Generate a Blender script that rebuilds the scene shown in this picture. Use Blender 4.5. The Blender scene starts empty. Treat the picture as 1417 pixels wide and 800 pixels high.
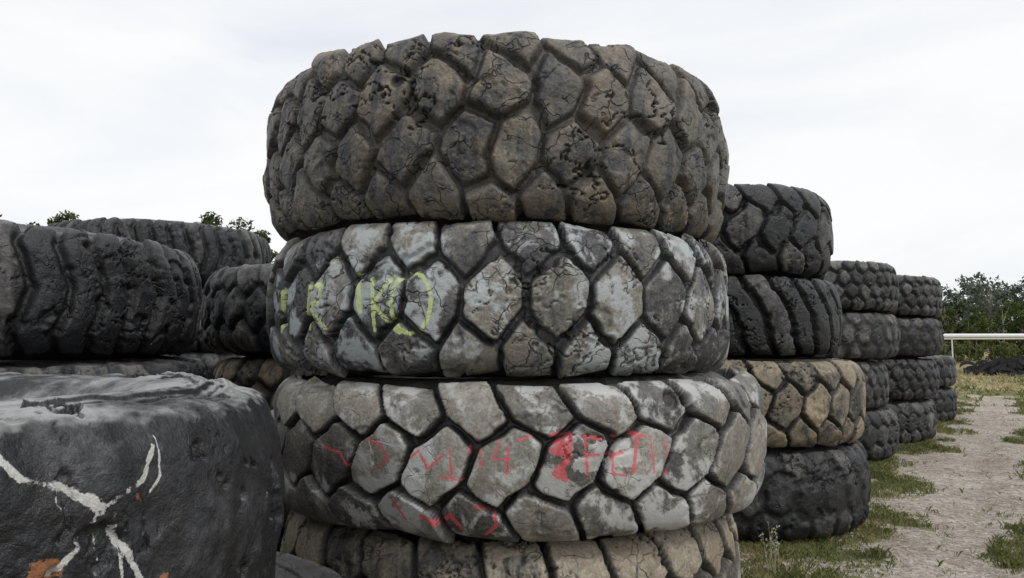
import bpy, math, random
import numpy as np
from mathutils import Vector, Matrix
random.seed(7)
rad = math.radians
scene = bpy.context.scene
scene.view_settings.view_transform = 'Standard'
scene.view_settings.look = 'None'
scene.view_settings.exposure = 0

# ------------------------------------------------------------ numpy noise
_rs = np.random.RandomState(11)
_perm = np.concatenate([_rs.permutation(256)] * 2)
_g = _rs.normal(size=(256, 3)); _g /= np.linalg.norm(_g, axis=1)[:, None]
def pn(x, y, z, seed=0):
    x = np.asarray(x, float) + seed * 17.31; y = np.asarray(y, float) + seed * 5.77; z = np.asarray(z, float) + seed * 9.13
    xi = np.floor(x).astype(int); yi = np.floor(y).astype(int); zi = np.floor(z).astype(int)
    xf, yf, zf = x - xi, y - yi, z - zi
    u = xf*xf*xf*(xf*(xf*6-15)+10); v = yf*yf*yf*(yf*(yf*6-15)+10); w = zf*zf*zf*(zf*(zf*6-15)+10)
    res = 0
    for dx in (0, 1):
        for dy in (0, 1):
            for dz in (0, 1):
                h = _perm[(_perm[(_perm[(xi+dx) & 255] + yi + dy) & 255] + zi + dz) & 255]
                g = _g[h]
                d = g[..., 0]*(xf-dx) + g[..., 1]*(yf-dy) + g[..., 2]*(zf-dz)
                res = res + d * (u if dx else 1-u) * (v if dy else 1-v) * (w if dz else 1-w)
    return res * 1.5
def fbm(x, y, z, seed=0, o=4, g=0.5):
    r = 0; a = 1; f = 1
    for i in range(o):
        r = r + a * pn(x*f, y*f, z*f, seed + i*3); a *= g; f *= 2.03
    return r
def sstep(a, b, x):
    t = np.clip((x - a) / (b - a), 0, 1); return t*t*(3-2*t)

def mesh_from_arrays(name, V, F, smooth=True):
    me = bpy.data.meshes.new(name)
    V = np.asarray(V, np.float32); F = np.asarray(F, np.int32)
    n = F.shape[1]
    me.vertices.add(len(V)); me.vertices.foreach_set("co", V.ravel())
    me.loops.add(F.size); me.loops.foreach_set("vertex_index", F.ravel())
    me.polygons.add(len(F))
    me.polygons.foreach_set("loop_start", np.arange(len(F), dtype=np.int32) * n)
    me.polygons.foreach_set("loop_total", np.full(len(F), n, np.int32))
    me.polygons.foreach_set("use_smooth", np.full(len(F), smooth))
    me.update(calc_edges=True)
    me.validate()
    return me
def add_attr(me, name, arr, dom='POINT'):
    a = me.attributes.new(name, 'FLOAT', dom)
    a.data.foreach_set("value", np.asarray(arr, np.float32).ravel())
def link(name, me, mat=None, loc=(0, 0, 0)):
    ob = bpy.data.objects.new(name, me)
    scene.collection.objects.link(ob); ob.location = loc
    if mat: me.materials.append(mat)
    return ob

# ------------------------------------------------------------ node helper
class NT:
    def __init__(s, name):
        s.mat = bpy.data.materials.new(name); s.mat.use_nodes = True
        s.t = s.mat.node_tree; s.t.nodes.clear()
    def n(s, typ, **kw):
        nd = s.t.nodes.new(typ)
        for k, v in kw.items(): setattr(nd, k, v)
        return nd
    def put(s, sock, v):
        if v is None: return
        if hasattr(v, 'is_output'): s.t.links.new(v, sock)
        else:
            if sock.type == 'RGBA' and len(v) == 3: v = (*v, 1)
            sock.default_value = v
    def math(s, op, a, b=None, c=None, clamp=False):
        nd = s.n('ShaderNodeMath', operation=op); nd.use_clamp = clamp
        s.put(nd.inputs[0], a); s.put(nd.inputs[1], b)
        if c is not None: s.put(nd.inputs[2], c)
        return nd.outputs[0]
    def mix(s, f, a, b, blend='MIX'):
        nd = s.n('ShaderNodeMix', data_type='RGBA', blend_type=blend)
        s.put(nd.inputs[0], f); s.put(nd.inputs[6], a); s.put(nd.inputs[7], b)
        return nd.outputs[2]
    def noise(s, vec, scale, detail=4, rough=.5, dist=0):
        nd = s.n('ShaderNodeTexNoise')
        s.put(nd.inputs['Vector'], vec); nd.inputs['Scale'].default_value = scale
        nd.inputs['Detail'].default_value = detail; nd.inputs['Roughness'].default_value = rough
        nd.inputs['Distortion'].default_value = dist
        return nd.outputs['Fac']
    def ss(s, a, b, x):
        nd = s.n('ShaderNodeMapRange', interpolation_type='SMOOTHSTEP')
        s.put(nd.inputs[0], x); nd.inputs[1].default_value = a; nd.inputs[2].default_value = b
        return nd.outputs[0]
    def attr(s, name):
        return s.n('ShaderNodeAttribute', attribute_name=name).outputs['Fac']
    def vmul(s, v, k):
        nd = s.n('ShaderNodeVectorMath', operation='MULTIPLY'); s.put(nd.inputs[0], v); nd.inputs[1].default_value = k
        return nd.outputs[0]
    def vadd(s, a, b):
        nd = s.n('ShaderNodeVectorMath', operation='ADD'); s.put(nd.inputs[0], a); s.put(nd.inputs[1], b)
        return nd.outputs[0]
    def finish(s, col, rough, normal=None, spec=.4):
        b = s.n('ShaderNodeBsdfPrincipled'); o = s.n('ShaderNodeOutputMaterial')
        s.put(b.inputs['Base Color'], col); s.put(b.inputs['Roughness'], rough)
        b.inputs['Specular IOR Level'].default_value = spec
        if normal is not None: s.t.links.new(normal, b.inputs['Normal'])
        s.t.links.new(b.outputs[0], o.inputs[0]); return s.mat
    def bump(s, h, dist, strength=1, normal=None):
        nd = s.n('ShaderNodeBump'); nd.inputs['Distance'].default_value = dist; nd.inputs['Strength'].default_value = strength
        s.put(nd.inputs['Height'], h)
        if normal is not None: s.t.links.new(normal, nd.inputs['Normal'])
        return nd.outputs[0]

def tire_mat(name, rubber, dA, dB, amt, low=.25, groove=(.025, .024, .023), p1=None, p2=None, p1f=.65,
             gain=5, crack=.6, rough=.62, streak=.3, pale=(.42, .43, .42), paleamt=.0, blkw=.35, updust=0., bumpd=.014, spec=.5, crmask=.50, gmix=.8):
    s = NT(name)
    tc = s.n('ShaderNodeTexCoord').outputs['Object']
    oi = s.n('ShaderNodeObjectInfo').outputs['Random']
    cb = s.n('ShaderNodeCombineXYZ')
    for i, k in enumerate((31., 17., 53.)): s.put(cb.inputs[i], s.math('MULTIPLY', oi, k))
    P = s.vadd(tc, cb.outputs[0])
    lug = s.attr('lug'); blk = s.attr('blk'); crk = s.attr('crack'); top = s.attr('top')
    n1 = s.noise(P, 2.0, 3, .55); n2 = s.noise(P, 7.5, 6, .66, .3); n3 = s.noise(P, 75, 3, .7)
    n6 = s.noise(P, 24, 4, .7)
    f = s.math('ADD', s.math('MULTIPLY', n1, .45), s.math('MULTIPLY', n2, .75))
    f = s.math('ADD', f, s.math('MULTIPLY', s.math('SUBTRACT', blk, .5), blkw))
    f = s.math('ADD', f, s.math('MULTIPLY', s.math('SUBTRACT', n6, .5), .3))
    nz = s.n('ShaderNodeSeparateXYZ'); s.put(nz.inputs[0], s.n('ShaderNodeNewGeometry').outputs['Normal'])
    up = s.math('MAXIMUM', nz.outputs[2], 0)
    f = s.math('ADD', f, s.math('MULTIPLY', up, .12))
    if streak > 0:
        n5 = s.noise(s.vmul(P, (14, 14, 1.6)), 1, 3, .6)
        f = s.math('SUBTRACT', f, s.math('MULTIPLY', s.ss(.5, .72, n5), streak))
    thr = .60 + (0.5 - amt) * .5
    f = s.math('MULTIPLY', s.math('SUBTRACT', f, thr), gain)
    f = s.math('ADD', f, .5, clamp=True)
    lm = s.math('ADD', s.math('MULTIPLY', top, 1 - low), low)
    f = s.math('MULTIPLY', f, lm)
    rub = s.mix(s.ss(.35, .7, n3), tuple(c*.6 for c in rubber), tuple(c*1.5 for c in rubber))
    dc = s.mix(s.ss(.42, .58, s.math('ADD', s.math('MULTIPLY', n1, .5), s.math('MULTIPLY', n6, .5))), dA, dB)
    dc = s.mix(s.ss(.3, .75, n3), s.mix(1, dc, (.68, .68, .68), 'MULTIPLY'), s.mix(1, dc, (1.15, 1.15, 1.15), 'MULTIPLY'))
    col = s.mix(f, rub, dc)
    if paleamt > 0:
        pf = s.math('MULTIPLY', s.ss(.64 - paleamt*.2, .70 - paleamt*.2, s.math('ADD', s.math('MULTIPLY', n2, .6), s.math('MULTIPLY', s.noise(P, 2.7, 3, .5), .45))), top)
        col = s.mix(s.math('MULTIPLY', pf, .8), col, pale)
    gm = s.math('MULTIPLY', s.math('SUBTRACT', 1, lug), gmix)
    col = s.mix(gm, col, groove)
    wn = s.n('ShaderNodeTexNoise'); s.put(wn.inputs['Vector'], P); wn.inputs['Scale'].default_value = 5; wn.inputs['Detail'].default_value = 3
    wv = s.vmul(wn.outputs['Color'], (.35, .35, .35))
    vo = s.n('ShaderNodeTexVoronoi', feature='DISTANCE_TO_EDGE'); s.put(vo.inputs['Vector'], s.vadd(P, wv)); vo.inputs['Scale'].default_value = 7
    cf = s.math('SUBTRACT', 1, s.ss(0.0, .028, vo.outputs['Distance']))
    cf = s.math('MULTIPLY', cf, s.ss(crmask, crmask+.08, s.noise(P, 4.0, 3, .55)))
    cf = s.math('MAXIMUM', s.math('MULTIPLY', cf, crack), crk)
    col = s.mix(s.math('MULTIPLY', cf, .85), col, tuple(c*.3 for c in rubber))
    if updust > 0:
        ud = s.math('MULTIPLY', s.ss(.62, .97, up), s.ss(.35, .6, s.noise(s.vmul(P, (2, 2, 2)), 1.5, 5, .7)))
        col = s.mix(s.math('MULTIPLY', ud, updust), col, (.42, .42, .42))
    if p2:
        a2 = s.attr('paint2'); w2 = s.math('MULTIPLY', s.math('SUBTRACT', s.noise(P, 30, 5, .75), .5), 2.2)
        pf2 = s.ss(.42, .62, s.math('ADD', a2, s.math('MULTIPLY', w2, s.ss(.02, .3, a2))))
        col = s.mix(s.math('MULTIPLY', pf2, .75), col, s.mix(n6, tuple(c*.35 for c in p2), tuple(min(.8, c*1.6) for c in p2)))
    if p1:
        a1 = s.attr('paint'); w1 = s.math('MULTIPLY', s.math('SUBTRACT', s.noise(P, 38, 5, .8), .52), 2.2)
        pf1 = s.ss(.36, .66, s.math('ADD', a1, s.math('MULTIPLY', w1, s.ss(.02, .3, a1))))
        col = s.mix(s.math('MULTIPLY', pf1, p1f), col, p1)
    h = s.math('ADD', s.math('MULTIPLY', n2, .8), s.math('MULTIPLY', n3, .16))
    h = s.math('ADD', h, s.math('MULTIPLY', n6, .40))
    h = s.math('SUBTRACT', h, s.math('MULTIPLY', cf, .6))
    nrm = s.bump(h, bumpd, .9)
    rg = s.math('ADD', rough - .15, s.math('MULTIPLY', n6, .3))
    return s.finish(col, rg, nrm, spec)

# ------------------------------------------------------------ tire builder
def make_tire(loc, R, H, N, mat, rows=3, rowpos=.76, ani=1.25, shear=0., zsh=0., depth=.04, groove=.022, ramp=.02, ex=.42,
              ns=14, nt=44, seed=0, pattern='vor', lump=.008, chip=.5, crackamt=.5, ckd=.014, tilt=(0, 0), rotz=0, theta0=-90, strokes=(), strokes2=(),
              rings=False, aend=1.16, nsw=9, jit=.05, dome=.003, brv=.012, holes=(), c2=1.):
    w = H / 2
    R0 = .72 * R
    ph = np.linspace(-math.pi/2, math.pi/2, 1601)
    rr = R0 + (R - R0) * np.abs(np.cos(ph)) ** ex
    zz = w * np.sign(np.sin(ph)) * np.abs(np.sin(ph)) ** (ex * .95)
    rr = rr - .03 * R * (zz / w) ** 2 * (rr > R0 + .02)
    arc = np.concatenate([[0], np.cumsum(np.hypot(np.diff(rr), np.diff(zz)))])
    arc -= arc[800]; A = arc[-1]
    ae = aend * w
    a_t = np.linspace(-ae*1.08, ae*1.08, nt)
    a_s = np.linspace(ae*1.08, A, nsw + 1)[1:]
    a_all = np.concatenate([-a_s[::-1], a_t, a_s])
    pr = np.interp(a_all, arc, rr); pz = np.interp(a_all, arc, zz)
    e = .004
    tr = np.interp(a_all+e, arc, rr) - np.interp(a_all-e, arc, rr); tz = np.interp(a_all+e, arc, zz) - np.interp(a_all-e, arc, zz)
    L = np.hypot(tr, tz) + 1e-9; nr = tz / L; nzv = -tr / L
    nr[:1] = 0; nr[-1:] = 0
    M = N * ns
    th = np.arange(M) / M * 2 * math.pi
    sarc = th * R
    S, Aa = np.meshgrid(sarc, a_all, indexing='ij')
    TH = S / R
    cx, cy = np.cos(TH) * pr[None, :], np.sin(TH) * pr[None, :]; cz = np.broadcast_to(pz[None, :], cx.shape)
    p = 2 * math.pi * R / N
    rs = np.random.RandomState(seed + 100)
    wob = fbm(cx*5, cy*5, cz*5, seed+1, 3) * .014
    zk = .36 * w
    fz = np.where(np.abs(Aa) < zk, Aa, np.sign(Aa) * (2*zk - np.abs(Aa)))
    if pattern == 'vor':
        if rows == 3: rc = [(-rowpos*w, 0.), (0., .5), (rowpos*w, 0.)]
        elif rows == 4: rc = [(-.82*w, 0.), (-.27*w, .5), (.27*w, 0.), (.82*w, .5)]
        else: rc = [(-.5*w, 0.), (.5*w, .5)]
        ss_ = S + shear * Aa - zsh * fz + wob
        c = ss_ / p
        cand = []; ids = []
        for ri, (ac, off) in enumerate(rc):
            jt = rs.normal(size=(N, 2)) * jit
            b = np.round(c - off).astype(int)
            for k in (-1, 0, 1):
                idx = b + k
                im = np.mod(idx, N)
                X = (idx + off + jt[im, 0]) * p * ani
                Y = ac + jt[im, 1] * w * .6
                cand.append((X, Y)); ids.append(im + ri * N)
        PX = ss_ * ani; PY = Aa + wob
        D = np.stack([np.hypot(PX - X, PY - Y) for X, Y in cand])
        j = np.argmin(D, axis=0)
        CX = np.take_along_axis(np.stack([q[0] for q in cand]), j[None], 0)[0]
        CY = np.take_along_axis(np.stack([q[1] for q in cand]), j[None], 0)[0]
        bid = np.take_along_axis(np.stack(ids), j[None], 0)[0]
        acc = 0
        kk = 1 / .005
        for X, Y in cand:
            dx, dy = X - CX, Y - CY; l = np.hypot(dx, dy)
            d = ((CX + X)/2 - PX) * dx + ((CY + Y)/2 - PY) * dy
            d = np.where(l < 1e-6, 9, d / np.maximum(l, 1e-6))
            acc = acc + np.exp(-kk * np.minimum(d, .3))
        de = ae - np.abs(Aa)
        acc = acc + np.exp(-kk * np.clip(de, -.05, .3))
        d = -np.log(acc + 1e-25) / kk
        lx = (PX - CX) / (p*ani); ly = (PY - CY) / w
        brnd = rs.rand(N * len(rc))[bid]
        tl = rs.normal(size=(N*len(rc), 2))
        tiltd = (tl[bid, 0] * lx + tl[bid, 1] * ly) * brv * 1.2
    else:
        zig = np.abs(np.mod(Aa / w * 1.5 + 1, 2) - 1) * shear + zsh * Aa
        c = (S + zig + wob) / p
        c = c - N * np.floor(c / N)
        fr = c - np.floor(c)
        d = (.5 - np.abs(fr - .5)) * p
        de = ae - np.abs(Aa)
        d = -np.log(np.exp(-d/.006) + np.exp(-np.clip(de, -.05, .3)/.006) + 1e-25) * .006
        bid = np.mod(np.floor(c).astype(int), N)
        brnd = rs.rand(N)[bid]; tiltd = 0
    chipn = fbm(cx*9, cy*9, cz*9, seed+5, 3)
    d = d - np.clip(chipn - .2, 0, 1) * .06 * chip
    h = sstep(groove/2, groove/2 + ramp, d)
    topm = sstep(groove/2 + ramp*.55, groove/2 + ramp*1.25, d + chipn*.006)
    inside = np.abs(Aa) < ae
    side = np.clip((np.abs(Aa) - ae) / (A - ae), 0, 1)
    fade = (1 - sstep(.0, .75, side))
    disp = -depth * (1 - h) * np.where(inside, 1, fade)
    dm = np.clip(d / .09, 0, 1) * dome
    disp = disp + h * (dm + (brnd - .5) * brv * min(1, depth/.03) + tiltd)
    lumpn = fbm(cx*3.2, cy*3.2, cz*3.2, seed+9, 5, .5)
    near = (1 - sstep(.55, 1, side))
    disp = disp + lumpn * lump * near
    ch = fbm(cx*4.3, cy*4.3, cz*4.3, seed+14, 4, .55)
    disp = disp - sstep(.40, .48, ch) * .020 * chip * near
    cn = np.abs(fbm(cx*4.5, cy*4.5, cz*6.5, seed+21, 4, .5))
    cm = sstep(.0, .3, fbm(cx*2., cy*2., cz*2., seed+27, 2) + crackamt - .5)
    ck = (1 - sstep(.008, .035, cn)) * cm * near * inside
    cn2 = np.abs(fbm(cx*9, cy*9, cz*5, seed+41, 3, .5))
    ck = np.maximum(ck, .7 * c2 * (1 - sstep(.01, .04, cn2)) * sstep(.1, .35, fbm(cx*2.5, cy*2.5, cz*2.5, seed+33, 2) + crackamt - .5) * near * inside)
    disp = disp - ck * ckd
    s0 = (rad(theta0) % (2*math.pi)) * R
    half = math.pi * R
    sr = (S - s0 + half) % (2*half) - half
    for hs, hz, hr, hd in holes:
        dd = np.hypot(sr - hs, pz[None, :] - hz) + .25*hr*chipn
        hm = 1 - sstep(hr*.6, hr, dd)
        disp = disp - hm * hd; ck = np.maximum(ck, hm * .9)
    if rings:
        rg = np.sin(pr * 190) * .004 + np.sin(pr * 61) * .006
        disp = disp + rg[None, :] * sstep(.0, .1, side) * near
    r2 = pr[None, :] + nr[None, :] * disp
    z2 = pz[None, :] + nzv[None, :] * disp
    gl = 1 + .010 * np.sin(2*TH + seed) + .006 * np.sin(3*TH + seed*2)
    r2 = r2 * gl
    def paintmask(strk):
        m = np.zeros_like(S)
        if not strk: return m
        for poly, wd in strk:
            for (x0, y0), (x1, y1) in zip(poly[:-1], poly[1:]):
                dx, dy = x1-x0, y1-y0; l2 = dx*dx + dy*dy + 1e-9
                t = np.clip(((sr-x0)*dx + (z2-y0)*dy) / l2, 0, 1)
                dd = np.hypot(sr - x0 - t*dx, z2 - y0 - t*dy)
                m = np.maximum(m, 1 - sstep(wd*.3, wd*2.1, dd))
        return m * np.where(nr[None, :] > .3, 1, 0) * (.35 + .65*h)
    pm, pm2 = paintmask(strokes), paintmask(strokes2)
    inner = [(.665, .975), (.62, .90), (.585, .80), (.56, .77), (.53, .75), (.515, .70), (.53, .60), (.66, .74), (.80, .70), (.885, .45), (.90, 0)]
    ext = [(a*R, b*w) for a, b in inner] + [(a*R, -b*w) for a, b in inner[-2::-1]]
    er = np.array([q[0] for q in ext]); ez = np.array([q[1] for q in ext])
    r3 = np.concatenate([r2, np.broadcast_to(er, (M, len(er)))], axis=1)
    z3 = np.concatenate([z2, np.broadcast_to(ez, (M, len(ez)))], axis=1)
    K = r3.shape[1]
    T3 = np.repeat(th[:, None], K, 1)
    V = np.stack([np.cos(T3)*r3, np.sin(T3)*r3, z3], -1).reshape(-1, 3)
    i = np.arange(M)[:, None]; k = np.arange(K)[None, :]
    i2 = (i+1) % M; k2 = (k+1) % K
    F = np.stack([i*K+k, i2*K+k, i2*K+k2, i*K+k2], -1).reshape(-1, 4)
    me = mesh_from_arrays('earthmover_tire', V, F)
    def ext_attr(a, val): return np.concatenate([a, np.full((M, len(er)), val)], axis=1)
    lugv = np.where(inside, h, np.maximum(h, 1 - fade) * .5)
    topv = np.where(inside, topm, .4 + 0*topm)
    add_attr(me, 'lug', ext_attr(lugv, .35)); add_attr(me, 'top', ext_attr(topv, .3)); add_attr(me, 'crack', ext_attr(ck, 0)); add_attr(me, 'blk', ext_attr(brnd*np.ones_like(S), .5))
    if strokes: add_attr(me, 'paint', ext_attr(pm, 0))
    if strokes2: add_attr(me, 'paint2', ext_attr(pm2, 0))
    ob = link('earthmover_tire', me, mat, loc)
    ob.rotation_euler = (rad(tilt[0]), rad(tilt[1]), rad(rotz))
    return ob

# ------------------------------------------------------------ tire materials
m_top = tire_mat('rubber_brown_mud', (.040, .041, .045), (.27, .22, .15), (.17, .155, .13), .47, low=.60, groove=(.050, .045, .038), crack=1, gain=2.6, streak=.25, rough=.54, blkw=.14, bumpd=.020, crmask=.46, gmix=.6)
m_grey = tire_mat('rubber_grey_dust', (.048, .049, .053), (.28, .27, .24), (.19, .175, .15), .52, low=.06, groove=(.030, .030, .032), p1=(.55, .64, .26), crack=1, streak=.16, rough=.5, pale=(.40, .435, .45), paleamt=.52, blkw=.28, p1f=.8, bumpd=.016, crmask=.49)
m_beige = tire_mat('rubber_beige_dust', (.070, .068, .067), (.34, .33, .30), (.22, .20, .165), .62, low=.0, groove=(.018, .017, .017), p1=(.60, .08, .10), p2=(.52, .50, .49), crack=.4, streak=.14, rough=.46, pale=(.46, .47, .465), paleamt=.60, gain=2.5, blkw=.42, bumpd=.010, p1f=.8)
m_low = tire_mat('rubber_tan_dust', (.07, .065, .058), (.38, .34, .27), (.26, .215, .155), .6, low=.03, groove=(.018, .017, .016), crack=.7)
m_black = tire_mat('rubber_black_worn', (.012, .013, .016), (.065, .066, .072), (.028, .029, .034), .34, low=.8, groove=(.010, .010, .011), p1=(.58, .58, .56), p2=(.30, .12, .045), crack=.25, gain=5, streak=.0, rough=.44, updust=.75, bumpd=.024, spec=.40, crmask=.60, p1f=.8)
m_dark = tire_mat('rubber_dark', (.017, .018, .021), (.13, .122, .11), (.055, .055, .060), .35, low=.20, groove=(.009, .009, .009), crack=.5, streak=.2, rough=.48, updust=.15, spec=.42, bumpd=.022)
m_dark2 = tire_mat('rubber_dark_grey', (.024, .025, .028), (.18, .17, .15), (.085, .085, .088), .42, low=.15, groove=(.011, .011, .011), crack=.5, streak=.2, rough=.5, updust=.3, spec=.42, bumpd=.020)
m_tan = tire_mat('rubber_yellow_mud', (.040, .037, .034), (.33, .27, .175), (.22, .19, .14), .60, low=.03, groove=(.020, .018, .016), crack=.5, streak=.1)

# ------------------------------------------------------------ main stack
make_tire((-.09, 4.58, 2.565), 1.285, .89, 32, m_top, rows=4, ani=1.40, zsh=.30, depth=.038, groove=.004, ramp=.032, ex=.44, ns=38, nt=150, seed=3, lump=.018, chip=.40, crackamt=.62, ckd=.020, c2=.45, tilt=(1, 1.0), aend=1.06, jit=.085, dome=.010, brv=.016, holes=[(-.42, .18, .035, .035), (-.33, .10, .014, .02)])
tg = []
tg.append(([(-1.22, .07), (-1.22, -.14)], .009))
tg.append(([(-.95, -.13), (-.95, .08), (-.84, .06), (-.86, -.02), (-.94, -.02), (-.81, -.13)], .009))
tg.append(([(-.64, .10), (-.62, -.06)], .012))
tg.append(([(-.56, .08), (-.54, -.14)], .008)); tg.append(([(-.46, .09), (-.55, -.03), (-.42, -.15)], .008))
tg.append(([(-.40+.09*math.cos(a)+.03, -.025+.13*math.sin(a)) for a in np.linspace(0.3, 2*math.pi+.1, 18)], .008))
make_tire((-.06, 4.55, 1.785), 1.27, .69, 30, m_grey, rows=3, rowpos=.82, ani=1.5, zsh=.10, depth=.044, groove=.012, ramp=.020, ex=.36, ns=38, nt=126, seed=5, lump=.007, chip=.7, crackamt=.46, ckd=.016, tilt=(-.3, .4), strokes=tg, brv=.018)
rd = []
rd.append(([(.12, .12), (.20, .12), (.19, .02), (.13, -.03), (.18, -.06)], .010))
rd.append(([(.13, .06), (.19, .05)], .015)); rd.append(([(.15, .09), (.18, .08)], .016)); rd.append(([(.15, -.04), (.17, -.03)], .014))
rd.append(([(.26, .11), (.27, -.04)], .006)); rd.append(([(.25, .115), (.33, .10)], .006)); rd.append(([(.26, .04), (.32, .035)], .006))
rd.append(([(.38, .11), (.37, -.04), (.43, -.05)], .005)); rd.append(([(.37, .11), (.44, .10)], .006)); rd.append(([(.36, .035), (.42, .04)], .006)); rd.append(([(.49, .12), (.46, -.04)], .007)); rd.append(([(.44, .12), (.53, .10)], .006))
rd.append(([(-.22, .10), (-.21, .0)], .004)); rd.append(([(-.18, .11), (-.165, .0)], .004))
rd.append(([(-.09, .10), (-.12, .03), (-.05, .03)], .004)); rd.append(([(-.06, .08), (-.06, -.03)], .004))
rd.append(([(-.67, .10), (-.60, .08), (-.57, .02), (-.63, -.02)], .005)); rd.append(([(-.47, .03), (-.43, .06), (-.39, -.01), (-.33, .04)], .005)); rd.append(([(-.30, .08), (-.29, -.06)], .004)); rd.append(([(-.34, -.04), (-.24, -.06)], .004))
rd.append(([(-.42, -.20), (-.36, -.24), (-.31, -.20), (-.26, -.26)], .008)); rd.append(([(-.20, -.16), (-.12, -.18), (-.11, -.24), (-.16, -.28)], .006)); rd.append(([(-.95, .05), (-.84, .03), (-.8, -.02)], .006)); rd.append(([(-.55, -.15), (-.50, -.22)], .006))
rd.append(([(.04, -.04), (.08, .0)], .005)); rd.append(([(.62, .09), (.64, -.06)], .004)); rd.append(([(.55, .1), (.56, -.05)], .004)); rd.append(([(-.02, .10), (.04, .12)], .004))
wh = [([(-.72, .10), (-.69, .03), (-.75, .04), (-.72, .1)], .004), ([(-.66, .10), (-.64, .02)], .004), ([(-.60, .1), (-.55, .08)], .005), ([(.24, .0), (.46, .02)], .028), ([(.3, .06), (.44, .08)], .02)]
make_tire((.04, 4.50, 1.118), 1.305, .665, 29, m_beige, rows=3, rowpos=.80, ani=1.12, zsh=.45, depth=.062, groove=.012, ramp=.013, ex=.32, ns=40, nt=130, seed=8, lump=.004, chip=.4, crackamt=.05, tilt=(.4, -.8), strokes=rd, strokes2=wh, jit=.03, dome=.004, brv=.020, holes=[(.70, .25, .055, .03), (.78, .24, .03, .04)])
make_tire((.0, 4.56, .392), 1.25, .784, 28, m_low, rows=3, rowpos=.78, ani=1.3, zsh=.2, depth=.05, groove=.012, ramp=.02, ex=.36, ns=30, nt=96, seed=12, lump=.008, chip=.6, crackamt=.45)

# ------------------------------------------------------------ front-left stack (worn smooth, sprayed cross)
xs_ = [([(-.22, .31), (-.16, .24), (-.07, .21), (0, .155), (.05, .08), (.10, -.02), (.12, -.14)], .007), ([(.15, .27), (.11, .20), (0, .155), (-.05, .09), (-.10, .05)], .006), ([(.165, .29), (.165, .2), (.13, .17)], .003), ([(-.01, .15), (.0, .05)], .003), ([(.04, .1), (.045, -.02)], .003), ([(-.09, .21), (-.085, .13)], .003), ([(-.03, .18), (.03, .13)], .012)]
rst = [([(-.13, .065), (-.10, .055)], .018), ([(.09, .17), (.1, .155)], .007), ([(-.25, .12), (-.24, .12)], .010), ([(.22, .13), (.23, .12)], .006), ([(.0, -.05), (.02, -.06)], .014), ([(.19, .09), (.2, .06)], .005), ([(.16, -.02), (.15, -.05)], .010)]
make_tire((-2.0, 2.32, 1.095), 1.30, .74, 36, m_black, rows=3, depth=.003, groove=.01, ramp=.05, ex=.34, ns=36, nt=136, nsw=60, seed=17, lump=.024, chip=1.1, crackamt=.12, ckd=.008, theta0=-28.7, strokes=xs_, strokes2=rst, rings=True, brv=.002)
make_tire((-1.66, 2.48, .365), 1.27, .735, 30, m_dark, rows=3, depth=.01, ex=.36, ns=20, nt=60, nsw=30, seed=18, rings=True, lump=.012)

# ------------------------------------------------------------ other stacks
def stack(x, y, specs, base=0.0, seed=50, ns=14, nt=44):
    z = base
    for i, (dx, dy, R, H, N, mat, kw) in enumerate(specs):
        k = dict(ns=ns, nt=nt, seed=seed + i*7, tilt=(random.uniform(-.8, .8), random.uniform(-.8, .8)), rotz=random.uniform(0, 360))
        k.update(kw)
        make_tire((x+dx, y+dy, z + H/2), R, H, N, mat, **k)
        z += H
big = dict(depth=.046, groove=.014, ramp=.020, ex=.38, zsh=.3)
worn = dict(depth=.012, groove=.02, ramp=.05, ex=.42, lump=.016, chip=.8)
bars = dict(pattern='bars', depth=.065, groove=.026, ramp=.024, shear=.05, zsh=.45, ex=.40, chip=.8, lump=.012)
wav = dict(pattern='bars', depth=.042, groove=.010, ramp=.036, shear=.075, ex=.46, lump=.014, chip=.9, dome=.010, brv=.02)
stack(-3.35, 5.0, [(0, 0, 1.28, .75, 30, m_dark, big), (.12, .03, 1.28, .75, 30, m_dark2, worn),
                   (0, 0, 1.30, .74, 42, m_dark, wav)], seed=60, ns=24, nt=96)
stack(-1.38, 7.17, [(0, 0, 1.25, .74, 30, m_dark2, big), (-.02, 0, 1.22, .75, 30, m_tan, dict(rows=3, depth=.03, groove=.02, ramp=.03)), (-.05, 0, 1.27, .74, 32, m_dark, dict(rows=3, ani=1.5, depth=.045, groove=.012, ramp=.03, ex=.45, lump=.014, zsh=.2))], seed=80, ns=18)
stack(-4.46, 10.06, [(0, 0, 1.3, .75, 30, m_dark, big), (0, 0, 1.3, .75, 30, m_dark2, worn), (.1, 0, 1.28, .75, 30, m_dark, big), (0, 0, 1.32, .77, 44, m_dark, wav)], seed=100)
stack(-6.3, 7.4, [(0, 0, 1.28, .74, 30, m_dark, big), (.1, 0, 1.25, .74, 30, m_dark2, bars), (0, .1, 1.28, .74, 30, m_dark2, worn)], seed=120, ns=10, nt=30)
stack(.1, 10.8, [(0, 0, 1.25, .72, 30, m_dark, big), (0, 0, 1.25, .72, 30, m_dark2, big), (0, 0, 1.25, .72, 30, m_dark, worn)], seed=140, ns=10, nt=30)
stack(2.0, 7.65, [(.03, 0, 1.25, .74, 30, m_dark, dict(rows=3, depth=.016, groove=.02, ramp=.04, lump=.020, chip=1.1, ex=.40)),
                  (.0, -.05, 1.25, .73, 27, m_tan, dict(rows=3, rowpos=.8, ani=1.3, zsh=.3, depth=.055, groove=.018, ramp=.016, ex=.38)),
                  (-.10, 0, 1.18, .70, 30, m_dark, bars),
                  (-.16, .02, 1.19, .78, 24, m_dark, dict(rows=3, ani=1.4, depth=.055, groove=.018, ramp=.024, ex=.42, zsh=.5, chip=.6))], seed=160, ns=26, nt=84)
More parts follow.
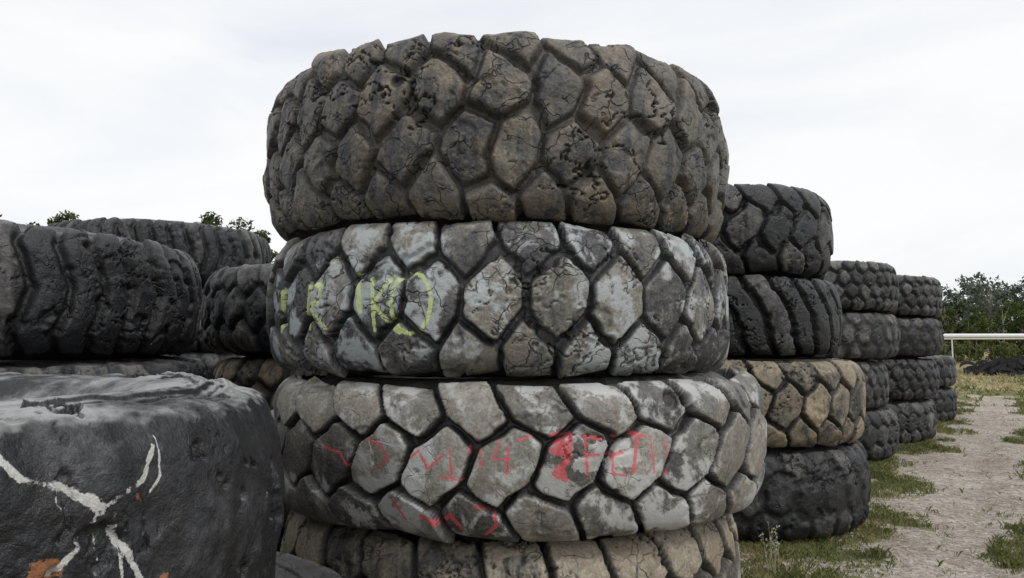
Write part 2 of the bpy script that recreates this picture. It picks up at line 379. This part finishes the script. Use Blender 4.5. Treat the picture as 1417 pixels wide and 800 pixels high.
stack(4.4, 11.8, [(-.05, 0, 1.2, .68, 30, m_dark, big), (-.12, 0, 1.18, .68, 34, m_dark2, dict(rows=4, depth=.03)), (.02, 0, 1.2, .66, 30, m_dark2, worn), (.02, 0, 1.2, .70, 38, m_dark2, dict(rows=4, depth=.045, ex=.36, groove=.024))], seed=180, ns=13)
stack(6.15, 13.95, [(-.12, 0, 1.2, .68, 30, m_dark2, big), (-.05, 0, 1.2, .68, 34, m_dark, dict(rows=4, depth=.03)), (.05, 0, 1.2, .66, 30, m_dark, worn), (.05, 0, 1.2, .69, 34, m_dark2, dict(rows=4, depth=.045, ex=.38))], seed=200, ns=12)
stack(8.3, 17.4, [(0, 0, 1.2, .68, 30, m_dark, big), (0, 0, 1.2, .68, 30, m_dark2, big)], seed=220, ns=8, nt=26)
stack(3.3, 15.2, [(0, 0, 1.2, .68, 30, m_dark, big), (0, 0, 1.2, .68, 30, m_dark2, big), (0, 0, 1.2, .68, 30, m_dark2, worn)], seed=240, ns=8, nt=26)

# ------------------------------------------------------------ ground
def axis(lo, a, b, hi, step):
    mid = list(np.arange(a, b, step)); up = [b]; st = step
    while up[-1] < hi: st *= 1.25; up.append(up[-1] + st)
    dn = [a]; st = step
    while dn[-1] > lo: st *= 1.25; dn.append(dn[-1] - st)
    return np.array(dn[:0:-1] + mid + up)
gx = axis(-700, 0.5, 17, 900, .085); gy = axis(-300, 4.2, 27, 1200, .095)
def gfields(X, Y):
    q = .855*X - .52*Y + .72
    dist = np.hypot(X, Y)
    n = fbm(X*.9, Y*.9, 0, 31, 4, .55); n2 = fbm(X*.28, Y*.28, 0, 37, 3); n3 = fbm(X*2.3, Y*2.3, 0, 43, 3)
    strip = sstep(.25, -.30, q + .05 + n*.6 + n2*.3) * (.74 + .8*n3)
    med = sstep(.42, .10, np.abs(q - 1.05) + n*.3) * sstep(7.6, 6.9, Y + n) * sstep(5.6, 6.0, Y) * (.85 + .6*n3)
    med2 = .8*sstep(.28, .05, np.abs(q - 1.3 - n2*.6) + n*.35) * sstep(8., 11., Y)
    right = sstep(2.4, 3.1, q + n*.9 + n2*.9)*.8
    far = sstep(24, 34, dist + n2*8)
    grass = np.clip(np.maximum.reduce([strip, med, med2, right, far]), 0, 1)
    dirt = sstep(-1.1, -2.0, q + n*.6)
    grass = grass * (1 - .75*dirt * (1-far))
    straw = np.clip(far * sstep(-.05, .15, n2 + .25 - 1.2*sstep(34, 30, dist)) + .45*sstep(-.1, .4, n), 0, 1)
    return q, grass, dirt * (1-far), straw, n, n2
def gz(X, Y):
    q, grass, dirt, straw, n, n2 = gfields(X, Y)
    near = sstep(60, 25, np.hypot(X, Y))
    rut = -.035*np.exp(-((q-.45)/.22)**2) - .03*np.exp(-((q-2.1)/.25)**2)
    return (n*.018 + fbm(X*4, Y*4, 0, 55, 3)*.008 + rut + grass*.012 - .012) * near * sstep(-1.2, 0., q+.3)*1.0
GX, GY = np.meshgrid(gx, gy, indexing='ij')
q, grass, dirt, straw, gn, gn2 = gfields(GX, GY)
GZ = gz(GX, GY)
I, J = len(gx), len(gy)
i = np.arange(I-1)[:, None]; j = np.arange(J-1)[None, :]
F = np.stack([i*J+j, (i+1)*J+j, (i+1)*J+j+1, i*J+j+1], -1).reshape(-1, 4)
me = mesh_from_arrays('ground', np.stack([GX, GY, GZ], -1).reshape(-1, 3), F)
add_attr(me, 'grass', grass); add_attr(me, 'dirt', dirt); add_attr(me, 'straw', straw)
s = NT('ground_mat')
P = s.n('ShaderNodeTexCoord').outputs['Object']
a = s.noise(P, 1.3, 5, .6); b = s.noise(P, 9, 5, .7); c = s.noise(P, 60, 4, .75); c2 = s.noise(P, 18, 3, .6)
vo = s.n('ShaderNodeTexVoronoi'); s.put(vo.inputs['Vector'], P); vo.inputs['Scale'].default_value = 42
vs = s.n('ShaderNodeSeparateColor'); s.put(vs.inputs[0], vo.outputs['Color'])
gravel = s.mix(s.ss(.38, .62, a), (.33, .275, .225), (.50, .455, .40))
gravel = s.mix(s.ss(.40, .66, b), gravel, (.26, .21, .165))
gravel = s.mix(s.math('MULTIPLY', s.ss(.55, .95, vs.outputs[0]), .55), gravel, (.62, .59, .55))
gravel = s.mix(s.math('MULTIPLY', s.ss(.62, .98, vs.outputs[1]), .6), gravel, (.16, .135, .115))
gravel = s.mix(s.ss(.5, .85, c), gravel, (.26, .22, .18))
dirtc = s.mix(s.ss(.4, .65, b), (.16, .135, .11), (.09, .078, .065))
gr = s.mix(s.ss(.35, .65, b), (.085, .105, .036), (.16, .17, .065))
gr = s.mix(s.ss(.45, .78, c), gr, (.27, .23, .14))
gr = s.mix(s.math('MULTIPLY', s.attr('straw'), .8), gr, s.mix(s.ss(.4, .6, b), (.42, .34, .20), (.32, .26, .15)))
gf = s.ss(.35, .66, s.math('ADD', s.attr('grass'), s.math('MULTIPLY', s.math('SUBTRACT', s.math('ADD', b, c2), 1.0), 1.3)))
col = s.mix(s.attr('dirt'), gravel, dirtc)
col = s.mix(gf, col, gr)
hh = s.math('ADD', s.math('MULTIPLY', b, .5), s.math('ADD', s.math('MULTIPLY', c, .5), s.math('MULTIPLY', vo.outputs['Distance'], -.35)))
link('ground', me, s.finish(col, .95, s.bump(hh, .03, .9), .15))

# ------------------------------------------------------------ grass tufts (one object)
def leaf_mat(name, cols, trans=.25, rough=.7):
    s = NT(name); v = s.attr('v')
    cr = s.n('ShaderNodeValToRGB'); s.put(cr.inputs[0], v)
    el = cr.color_ramp.elements
    el[0].position = 0; el[0].color = (*cols[0], 1); el[1].position = 1; el[1].color = (*cols[-1], 1)
    for i_, c_ in enumerate(cols[1:-1]):
        e_ = el.new((i_+1)/(len(cols)-1)); e_.color = (*c_, 1)
    d = s.n('ShaderNodeBsdfDiffuse'); t = s.n('ShaderNodeBsdfTranslucent'); m = s.n('ShaderNodeMixShader'); o = s.n('ShaderNodeOutputMaterial')
    s.t.links.new(cr.outputs[0], d.inputs[0]); s.t.links.new(cr.outputs[0], t.inputs[0]); m.inputs[0].default_value = trans
    s.t.links.new(d.outputs[0], m.inputs[1]); s.t.links.new(t.outputs[0], m.inputs[2]); s.t.links.new(m.outputs[0], o.inputs[0])
    return s.mat
rs = np.random.RandomState(4)
def blades(nT, xr, yr, hgt, wid, per, power=1.6, maskthr=.45):
    u = rs.rand(nT*6); yy = yr[0] + (yr[1]-yr[0]) * u**power
    xx = xr[0] + (xr[1]-xr[0]) * rs.rand(nT*6)
    q_, g_, d_, st_, n_, _ = gfields(xx, yy)
    ok = (g_ + rs.normal(size=len(xx))*.20 > maskthr) & (np.abs(xx / yy) < .95)
    xx, yy, st_ = xx[ok][:nT], yy[ok][:nT], st_[ok][:nT]
    z = gz(xx, yy)
    n = len(xx)
    out = []; val = []
    clump = .4 + 1.0*np.clip(fbm(xx*2.2, yy*2.2, 0, 77, 3)+.3, 0, 1)
    for k in range(per):
        an = rs.rand(n)*6.283; h = hgt*(.4 + .9*rs.rand(n)) * clump; le = h*(.3 + .8*rs.rand(n)); aw = an + 1.57 + rs.normal(size=n)*.5
        ox, oy = rs.normal(size=n)*.02, rs.normal(size=n)*.02
        bx, by = xx+ox, yy+oy
        w_ = wid*(.6+.8*rs.rand(n))
        p0 = np.stack([bx - np.cos(aw)*w_, by - np.sin(aw)*w_, z-.005], -1); p1 = np.stack([bx + np.cos(aw)*w_, by + np.sin(aw)*w_, z-.005], -1)
        mx, my = bx + np.cos(an)*le*.4, by + np.sin(an)*le*.4
        p2 = np.stack([mx + np.cos(aw)*w_*.7, my + np.sin(aw)*w_*.7, z + h*.7], -1); p3 = np.stack([bx + np.cos(an)*le, by + np.sin(an)*le, z + h], -1)
        out.append(np.stack([p0, p1, p2, p3], 1)); val.append(np.clip(.05 + rs.rand(n)*.65 + st_*.5, 0, 1))
    V = np.concatenate(out).reshape(-1, 3); v = np.repeat(np.concatenate(val), 4)
    return V, v
V1, v1 = blades(24000, (.8, 16), (4.6, 22), .05, .0033, 5, 1.6, .50)
V2, v2 = blades(5000, (8, 45), (18, 48), .16, .012, 4, 1.2)
V = np.concatenate([V1, V2]); v = np.concatenate([v1, v2])
me = mesh_from_arrays('grass', V, np.arange(len(V)).reshape(-1, 4), False); add_attr(me, 'v', v)
link('grass', me, leaf_mat('grass_mat', [(.070, .092, .030), (.14, .165, .058), (.25, .235, .11), (.42, .35, .21)], .25))

# ------------------------------------------------------------ gravel stones (one object)
nS = 14000
yy = 4.8 + 16*rs.rand(nS*2)**1.8; xx = 1.2 + 13*rs.rand(nS*2)
q_, g_, *_r = gfields(xx, yy); ok = (q_ > -.9) & (rs.rand(len(xx)) > g_*.8)
xx, yy = xx[ok][:nS], yy[ok][:nS]; z = gz(xx, yy)
octv = np.array([(1, 0, 0), (.3, .95, 0), (-.8, .6, 0), (-.8, -.6, 0), (.3, -.95, 0), (0.1, 0, .8), (0, 0, -.8)], float)
octf = np.array([(0, 1, 5), (1, 2, 5), (2, 3, 5), (3, 4, 5), (4, 0, 5), (1, 0, 6), (2, 1, 6), (3, 2, 6), (4, 3, 6), (0, 4, 6)])
n = len(xx); sz = .004 + .012*rs.rand(n)**3 + .002*(yy-5)/10
an = rs.rand(n)*6.28
vv = octv[None] * (sz[:, None, None]) * (1 + rs.normal(size=(n, 7, 3))*.18)
ca, sa = np.cos(an)[:, None], np.sin(an)[:, None]
VX = vv[..., 0]*ca - vv[..., 1]*sa + xx[:, None]; VY = vv[..., 0]*sa + vv[..., 1]*ca + yy[:, None]; VZ = vv[..., 2]*.7 + z[:, None] + sz[:, None]*.2
Vp = np.stack([VX, VY, VZ], -1).reshape(-1, 3)
Fp = (octf[None] + (np.arange(n)*7)[:, None, None]).reshape(-1, 3)
me = mesh_from_arrays('gravel', Vp, Fp, False); add_attr(me, 'v', np.repeat(rs.rand(n), 7))
link('gravel', me, leaf_mat('gravel_mat', [(.16, .135, .115), (.35, .30, .26), (.48, .44, .39), (.64, .61, .57)], 0))

# ------------------------------------------------------------ vegetation builder
class VB:
    def __init__(s): s.V = []; s.F = []; s.v = []; s.m = []; s.n = 0
    def quads(s, Q, v, m):
        s.V.append(Q.reshape(-1, 3)); k = len(Q)
        s.F.append(np.arange(k*4).reshape(-1, 4) + s.n); s.n += k*4
        s.v.append(np.repeat(v, 4)); s.m.append(np.full(k, m))
    def limb(s, p0, p1, r0, r1, seg=6):
        p0 = np.array(p0, float); p1 = np.array(p1, float); d = p1-p0; d /= np.linalg.norm(d)
        a = np.cross(d, [0, .3, 1] if abs(d[2]) < .9 else [1, 0, 0]); a /= np.linalg.norm(a); b = np.cross(d, a)
        Q = []
        for k in range(seg):
            t0, t1 = 6.2832*k/seg, 6.2832*(k+1)/seg
            f = lambda p, r, t: p + r*(math.cos(t)*a + math.sin(t)*b)
            Q.append([f(p0, r0, t0), f(p0, r0, t1), f(p1, r1, t1), f(p1, r1, t0)])
        s.quads(np.array(Q), np.full(seg, .5), 0)
    def clump(s, c, rx, rz, k, size, rs, bright=.5):
        d = rs.normal(size=(k, 3)); d /= np.linalg.norm(d, axis=1)[:, None]
        r = rs.rand(k)**.45
        P = np.array(c) + d*r[:, None]*np.array([rx, rx, rz])
        a = rs.normal(size=(k, 3)); a /= np.linalg.norm(a, axis=1)[:, None]
        b = np.cross(a, rs.normal(size=(k, 3))); b /= np.linalg.norm(b, axis=1)[:, None]
        sz = (size*(.5 + rs.rand(k)))[:, None]
        Q = np.stack([P - a*sz, P + b*sz*.45, P + a*sz, P - b*sz*.45], 1)
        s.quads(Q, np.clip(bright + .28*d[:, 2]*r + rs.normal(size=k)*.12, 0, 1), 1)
    def build(s, name, mats):
        me = mesh_from_arrays(name, np.concatenate(s.V), np.concatenate(s.F), False)
        add_attr(me, 'v', np.concatenate(s.v))
        for m in mats: me.materials.append(m)
        me.polygons.foreach_set("material_index", np.concatenate(s.m).astype(np.int32))
        ob = bpy.data.objects.new(name, me); scene.collection.objects.link(ob); return ob
def tree(vb, x, y, z0, h, cr, rs, leaf=.3, k=70, ncl=14, bright=.5, low=.35):
    lean = rs.normal(size=2)*.04*h
    top = np.array([x+lean[0], y+lean[1], z0+h*.85]); base = np.array([x, y, z0-.1])
    midp = base + (top-base)*.5 + np.array([rs.normal()*.03*h, rs.normal()*.03*h, 0])
    vb.limb(base, midp, .022*h, .015*h); vb.limb(midp, top, .015*h, .004*h)
    for i in range(ncl):
        t = low + (1-low)*(i+.5)/ncl
        an = rs.rand()*6.28; rr_ = cr*(.25+.75*rs.rand())*math.sin(math.pi*min(1, .15+.85*(1-(t-low)/(1-low))**.6))
        c = np.array([x+lean[0]*t+math.cos(an)*rr_, y+lean[1]*t+math.sin(an)*rr_, z0+h*t])
        st = base + (midp-base)*min(1, t*1.3) if t < .6 else midp + (top-midp)*min(1, (t-.45))
        vb.limb(st, c, .008*h, .002*h, 4)
        cs = cr*(.28+.25*rs.rand())
        vb.clump(c, cs, cs*.7, k, leaf, rs, bright + rs.normal()*.12)
bark = NT('bark_mat'); pb = bark.n('ShaderNodeTexCoord').outputs['Object']
bark_m = bark.finish(bark.mix(bark.noise(pb, 4, 5, .6), (.16, .13, .10), (.34, .31, .27)), .9)
far_leaf_hazed = leaf_mat('far_foliage_hazed', [(.075, .095, .080), (.12, .145, .115), (.20, .225, .17)], .2)  # air haze put into the leaf colour: paler base tones for distant trees
near_leaf = leaf_mat('gum_foliage', [(.025, .038, .018), (.06, .08, .032), (.12, .135, .06)], .25)
shrub_leaf = leaf_mat('shrub_foliage', [(.022, .038, .014), (.070, .095, .030), (.16, .175, .060)], .25)
rt = np.random.RandomState(9)
vb = VB()
for i in range(110):
    X = 62 + i*.85 + rt.normal()*1.5; Y = 150 + rt.normal()*8
    tree(vb, X, Y, 0, 11.8 + rt.normal()*1.1 + (1.6 if rt.rand() > .85 else 0), 3.2, rt, .42, 44, 11, .5 + rt.normal()*.1, .15)
for i in range(60):
    X = -170 + i*3.9 + rt.normal()*1.5; Y = 140 + rt.normal()*9
    tree(vb, X, Y, 0, 10 + rt.normal()*1.4, 3.4, rt, .5, 28, 9, .5, .2)
vb.build('distant_tree_line', [bark_m, far_leaf_hazed])
vb = VB()
for i in range(90):
    Y = 76 + rt.normal()*4; X = 34 + i*.55 + rt.normal()*1.
    hh_ = 4.0 + rt.rand()*2.2
    tree(vb, X, Y, 0, hh_, 1.8, rt, .16, 70, 10, .45 + rt.normal()*.15, .08)
for i in range(60):
    Y = 64 + rt.normal()*1.5; X = 32 + i*.6
    tree(vb, X, Y, 0, 1.2+rt.rand()*.9, .9, rt, .10, 60, 5, .62, .1)
vb.build('shrubs', [bark_m, shrub_leaf])
for (X, Y, h, cr) in [(-34.5, 55, 10.2, 2.6), (-32.2, 56, 10.5, 2.2), (-37.5, 58, 10.0, 2.8), (-20.8, 55, 10.6, 1.6), (-19.0, 54, 9.8, 1.9), (-17.6, 55, 9.3, 1.6), (-22.8, 57, 9.6, 1.8), (-25.6, 60, 9.9, 1.8)]:
    vb = VB(); tree(vb, X, Y, 0, h, cr, rt, .15, 170, 20, .40, .3); vb.build('gum_tree', [bark_m, near_leaf])

# ------------------------------------------------------------ hill
hx = np.linspace(-500, 700, 90); hy = np.linspace(165, 520, 24)
HX, HY = np.meshgrid(hx, hy, indexing='ij')
HZ = 11*sstep(165, 330, HY)*(.8+.5*fbm(HX*.006, HY*.006, 0, 91, 3)) - .3
i = np.arange(89)[:, None]; j = np.arange(23)[None, :]
F = np.stack([i*24+j, (i+1)*24+j, (i+1)*24+j+1, i*24+j+1], -1).reshape(-1, 4)
s = NT('hill_mat'); P = s.n('ShaderNodeTexCoord').outputs['Object']
link('hill', mesh_from_arrays('hill', np.stack([HX, HY, HZ], -1).reshape(-1, 3), F), s.finish(s.mix(s.noise(P, .15, 6, .7), (.10, .12, .10), (.18, .19, .15)), 1, None, .1))

# ------------------------------------------------------------ white pipe rail on posts
def cyl(vb, p0, p1, r, seg=10): vb.limb(p0, p1, r, r, seg)
s = NT('white_paint'); P = s.n('ShaderNodeTexCoord').outputs['Object']
wp = s.finish(s.mix(s.noise(P, 3, 5, .6), (.62, .63, .62), (.80, .80, .78)), .5)
vb = VB()
cyl(vb, (20, 47, 2.02), (70, 47.5, 2.10), .13)
cyl(vb, (20, 47.3, 1.84), (70, 47.8, 1.92), .035)
for k in range(5):
    cyl(vb, (17+k*9, 47.05, -.1), (17+k*9, 47.05+.03*k, 2.0), .04, 8)
vb.build('white_pipe_rail', [wp])

# ------------------------------------------------------------ scrap pile of shredded tires
vb = VB(); rq = np.random.RandomState(3)
for k in range(170):
    cx0, cy0 = 25.4 + np.clip(rq.normal(), -2, 2)*1.1, 40 + rq.normal()*.6
    zc = max(.03, (.50 - .22*abs(cx0-25.4))*rq.rand()**.5)
    R_ = .25 + .25*rq.rand(); a0 = rq.rand()*6.28; span = 2 + 3*rq.rand(); tx, ty = rq.normal()*.45, rq.normal()*.45; wd = .12 + .12*rq.rand()
    m_ = 12; Q = []
    def pt(a_, dz):
        x_, y_ = R_*math.cos(a_), R_*math.sin(a_)
        return [cx0 + x_, cy0 + y_, max(.0, zc + x_*tx + y_*ty + dz)]
    for i_ in range(m_):
        a1, a2 = a0+span*i_/m_, a0+span*(i_+1)/m_
        Q.append([pt(a1, 0), pt(a2, 0), pt(a2, wd), pt(a1, wd)])
    vb.quads(np.array(Q), np.full(m_, .5), 0)
s = NT('scrap_rubber'); P = s.n('ShaderNodeTexCoord').outputs['Object']
vb.build('tire_scrap_pile', [s.finish(s.mix(s.noise(P, 5, 4, .6), (.008, .008, .010), (.04, .04, .042)), .5)])

# ------------------------------------------------------------ dry weed
vb = VB(); rw = np.random.RandomState(21)
for k in range(9):
    b0 = np.array([1.80 + rw.normal()*.02, 5.62 + rw.normal()*.02, -.02]); d = np.array([rw.normal()*.04, rw.normal()*.04, .18+.2*rw.rand()])
    m1 = b0 + d*.55 + rw.normal(size=3)*.008; tp = b0 + d
    vb.limb(b0, m1, .0024, .0018, 5); vb.limb(m1, tp, .0018, .0010, 5)
    for q1 in range(4):
        c0 = m1 + (tp-m1)*rw.rand(); e1 = c0 + np.array([rw.normal()*.02, rw.normal()*.02, .03])
        vb.limb(c0, e1, .0010, .0007, 4); vb.clump(e1, .009, .009, 9, .0045, rw, .8)
vb.build('dry_weed', [leaf_mat('dry_stem', [(.4, .36, .24), (.55, .5, .38)], .1), leaf_mat('dry_flower', [(.5, .5, .4), (.75, .73, .62)], .2)])

# ------------------------------------------------------------ world: bright overcast
w = bpy.data.worlds.new("World"); scene.world = w; w.use_nodes = True
t = w.node_tree; t.nodes.clear()
sky = t.nodes.new('ShaderNodeTexSky'); sky.sky_type = 'NISHITA'; sky.sun_disc = False
SE, SR = rad(50), rad(130)
sky.sun_elevation = SE; sky.sun_rotation = SR
b1 = t.nodes.new('ShaderNodeBackground'); b1.inputs[1].default_value = .12; t.links.new(sky.outputs[0], b1.inputs[0])
tc = t.nodes.new('ShaderNodeTexCoord'); mp = t.nodes.new('ShaderNodeMapping'); mp.inputs['Scale'].default_value = (1, 1, 3.4)
t.links.new(tc.outputs['Generated'], mp.inputs[0])
nz = t.nodes.new('ShaderNodeTexNoise'); nz.inputs['Scale'].default_value = 1.7; nz.inputs['Detail'].default_value = 7; nz.inputs['Roughness'].default_value = .52; nz.inputs['Distortion'].default_value = .4
t.links.new(mp.outputs[0], nz.inputs[0])
cr = t.nodes.new('ShaderNodeValToRGB'); el = cr.color_ramp.elements
el[0].position = .32; el[0].color = (.78, .82, .88, 1); el[1].position = .60; el[1].color = (.99, .99, .99, 1)
e = el.new(.46); e.color = (.90, .92, .945, 1)
t.links.new(nz.outputs[0], cr.inputs[0])
b2 = t.nodes.new('ShaderNodeBackground'); b2.inputs[1].default_value = 1.03; t.links.new(cr.outputs[0], b2.inputs[0])
mx = t.nodes.new('ShaderNodeMixShader'); mx.inputs[0].default_value = .94
t.links.new(b1.outputs[0], mx.inputs[1]); t.links.new(b2.outputs[0], mx.inputs[2])
o = t.nodes.new('ShaderNodeOutputWorld'); t.links.new(mx.outputs[0], o.inputs[0])
sun = bpy.data.lights.new('sun', 'SUN'); sun.energy = 1.4; sun.angle = rad(12); sun.color = (1, .97, .93)
so = bpy.data.objects.new('sun', sun); scene.collection.objects.link(so)
d = Vector((math.sin(SR)*math.cos(SE), math.cos(SR)*math.cos(SE), math.sin(SE)))
so.rotation_euler = d.to_track_quat('Z', 'Y').to_euler()

# ------------------------------------------------------------ camera
cam = bpy.data.cameras.new('camera'); co = bpy.data.objects.new('camera', cam); scene.collection.objects.link(co)
cam.sensor_width = 36; cam.lens = 36*1100/1417; cam.clip_end = 3000; cam.clip_start = .05
co.location = (0, 0, 1.6); co.rotation_euler = (rad(93.9), 0, 0)
scene.camera = co
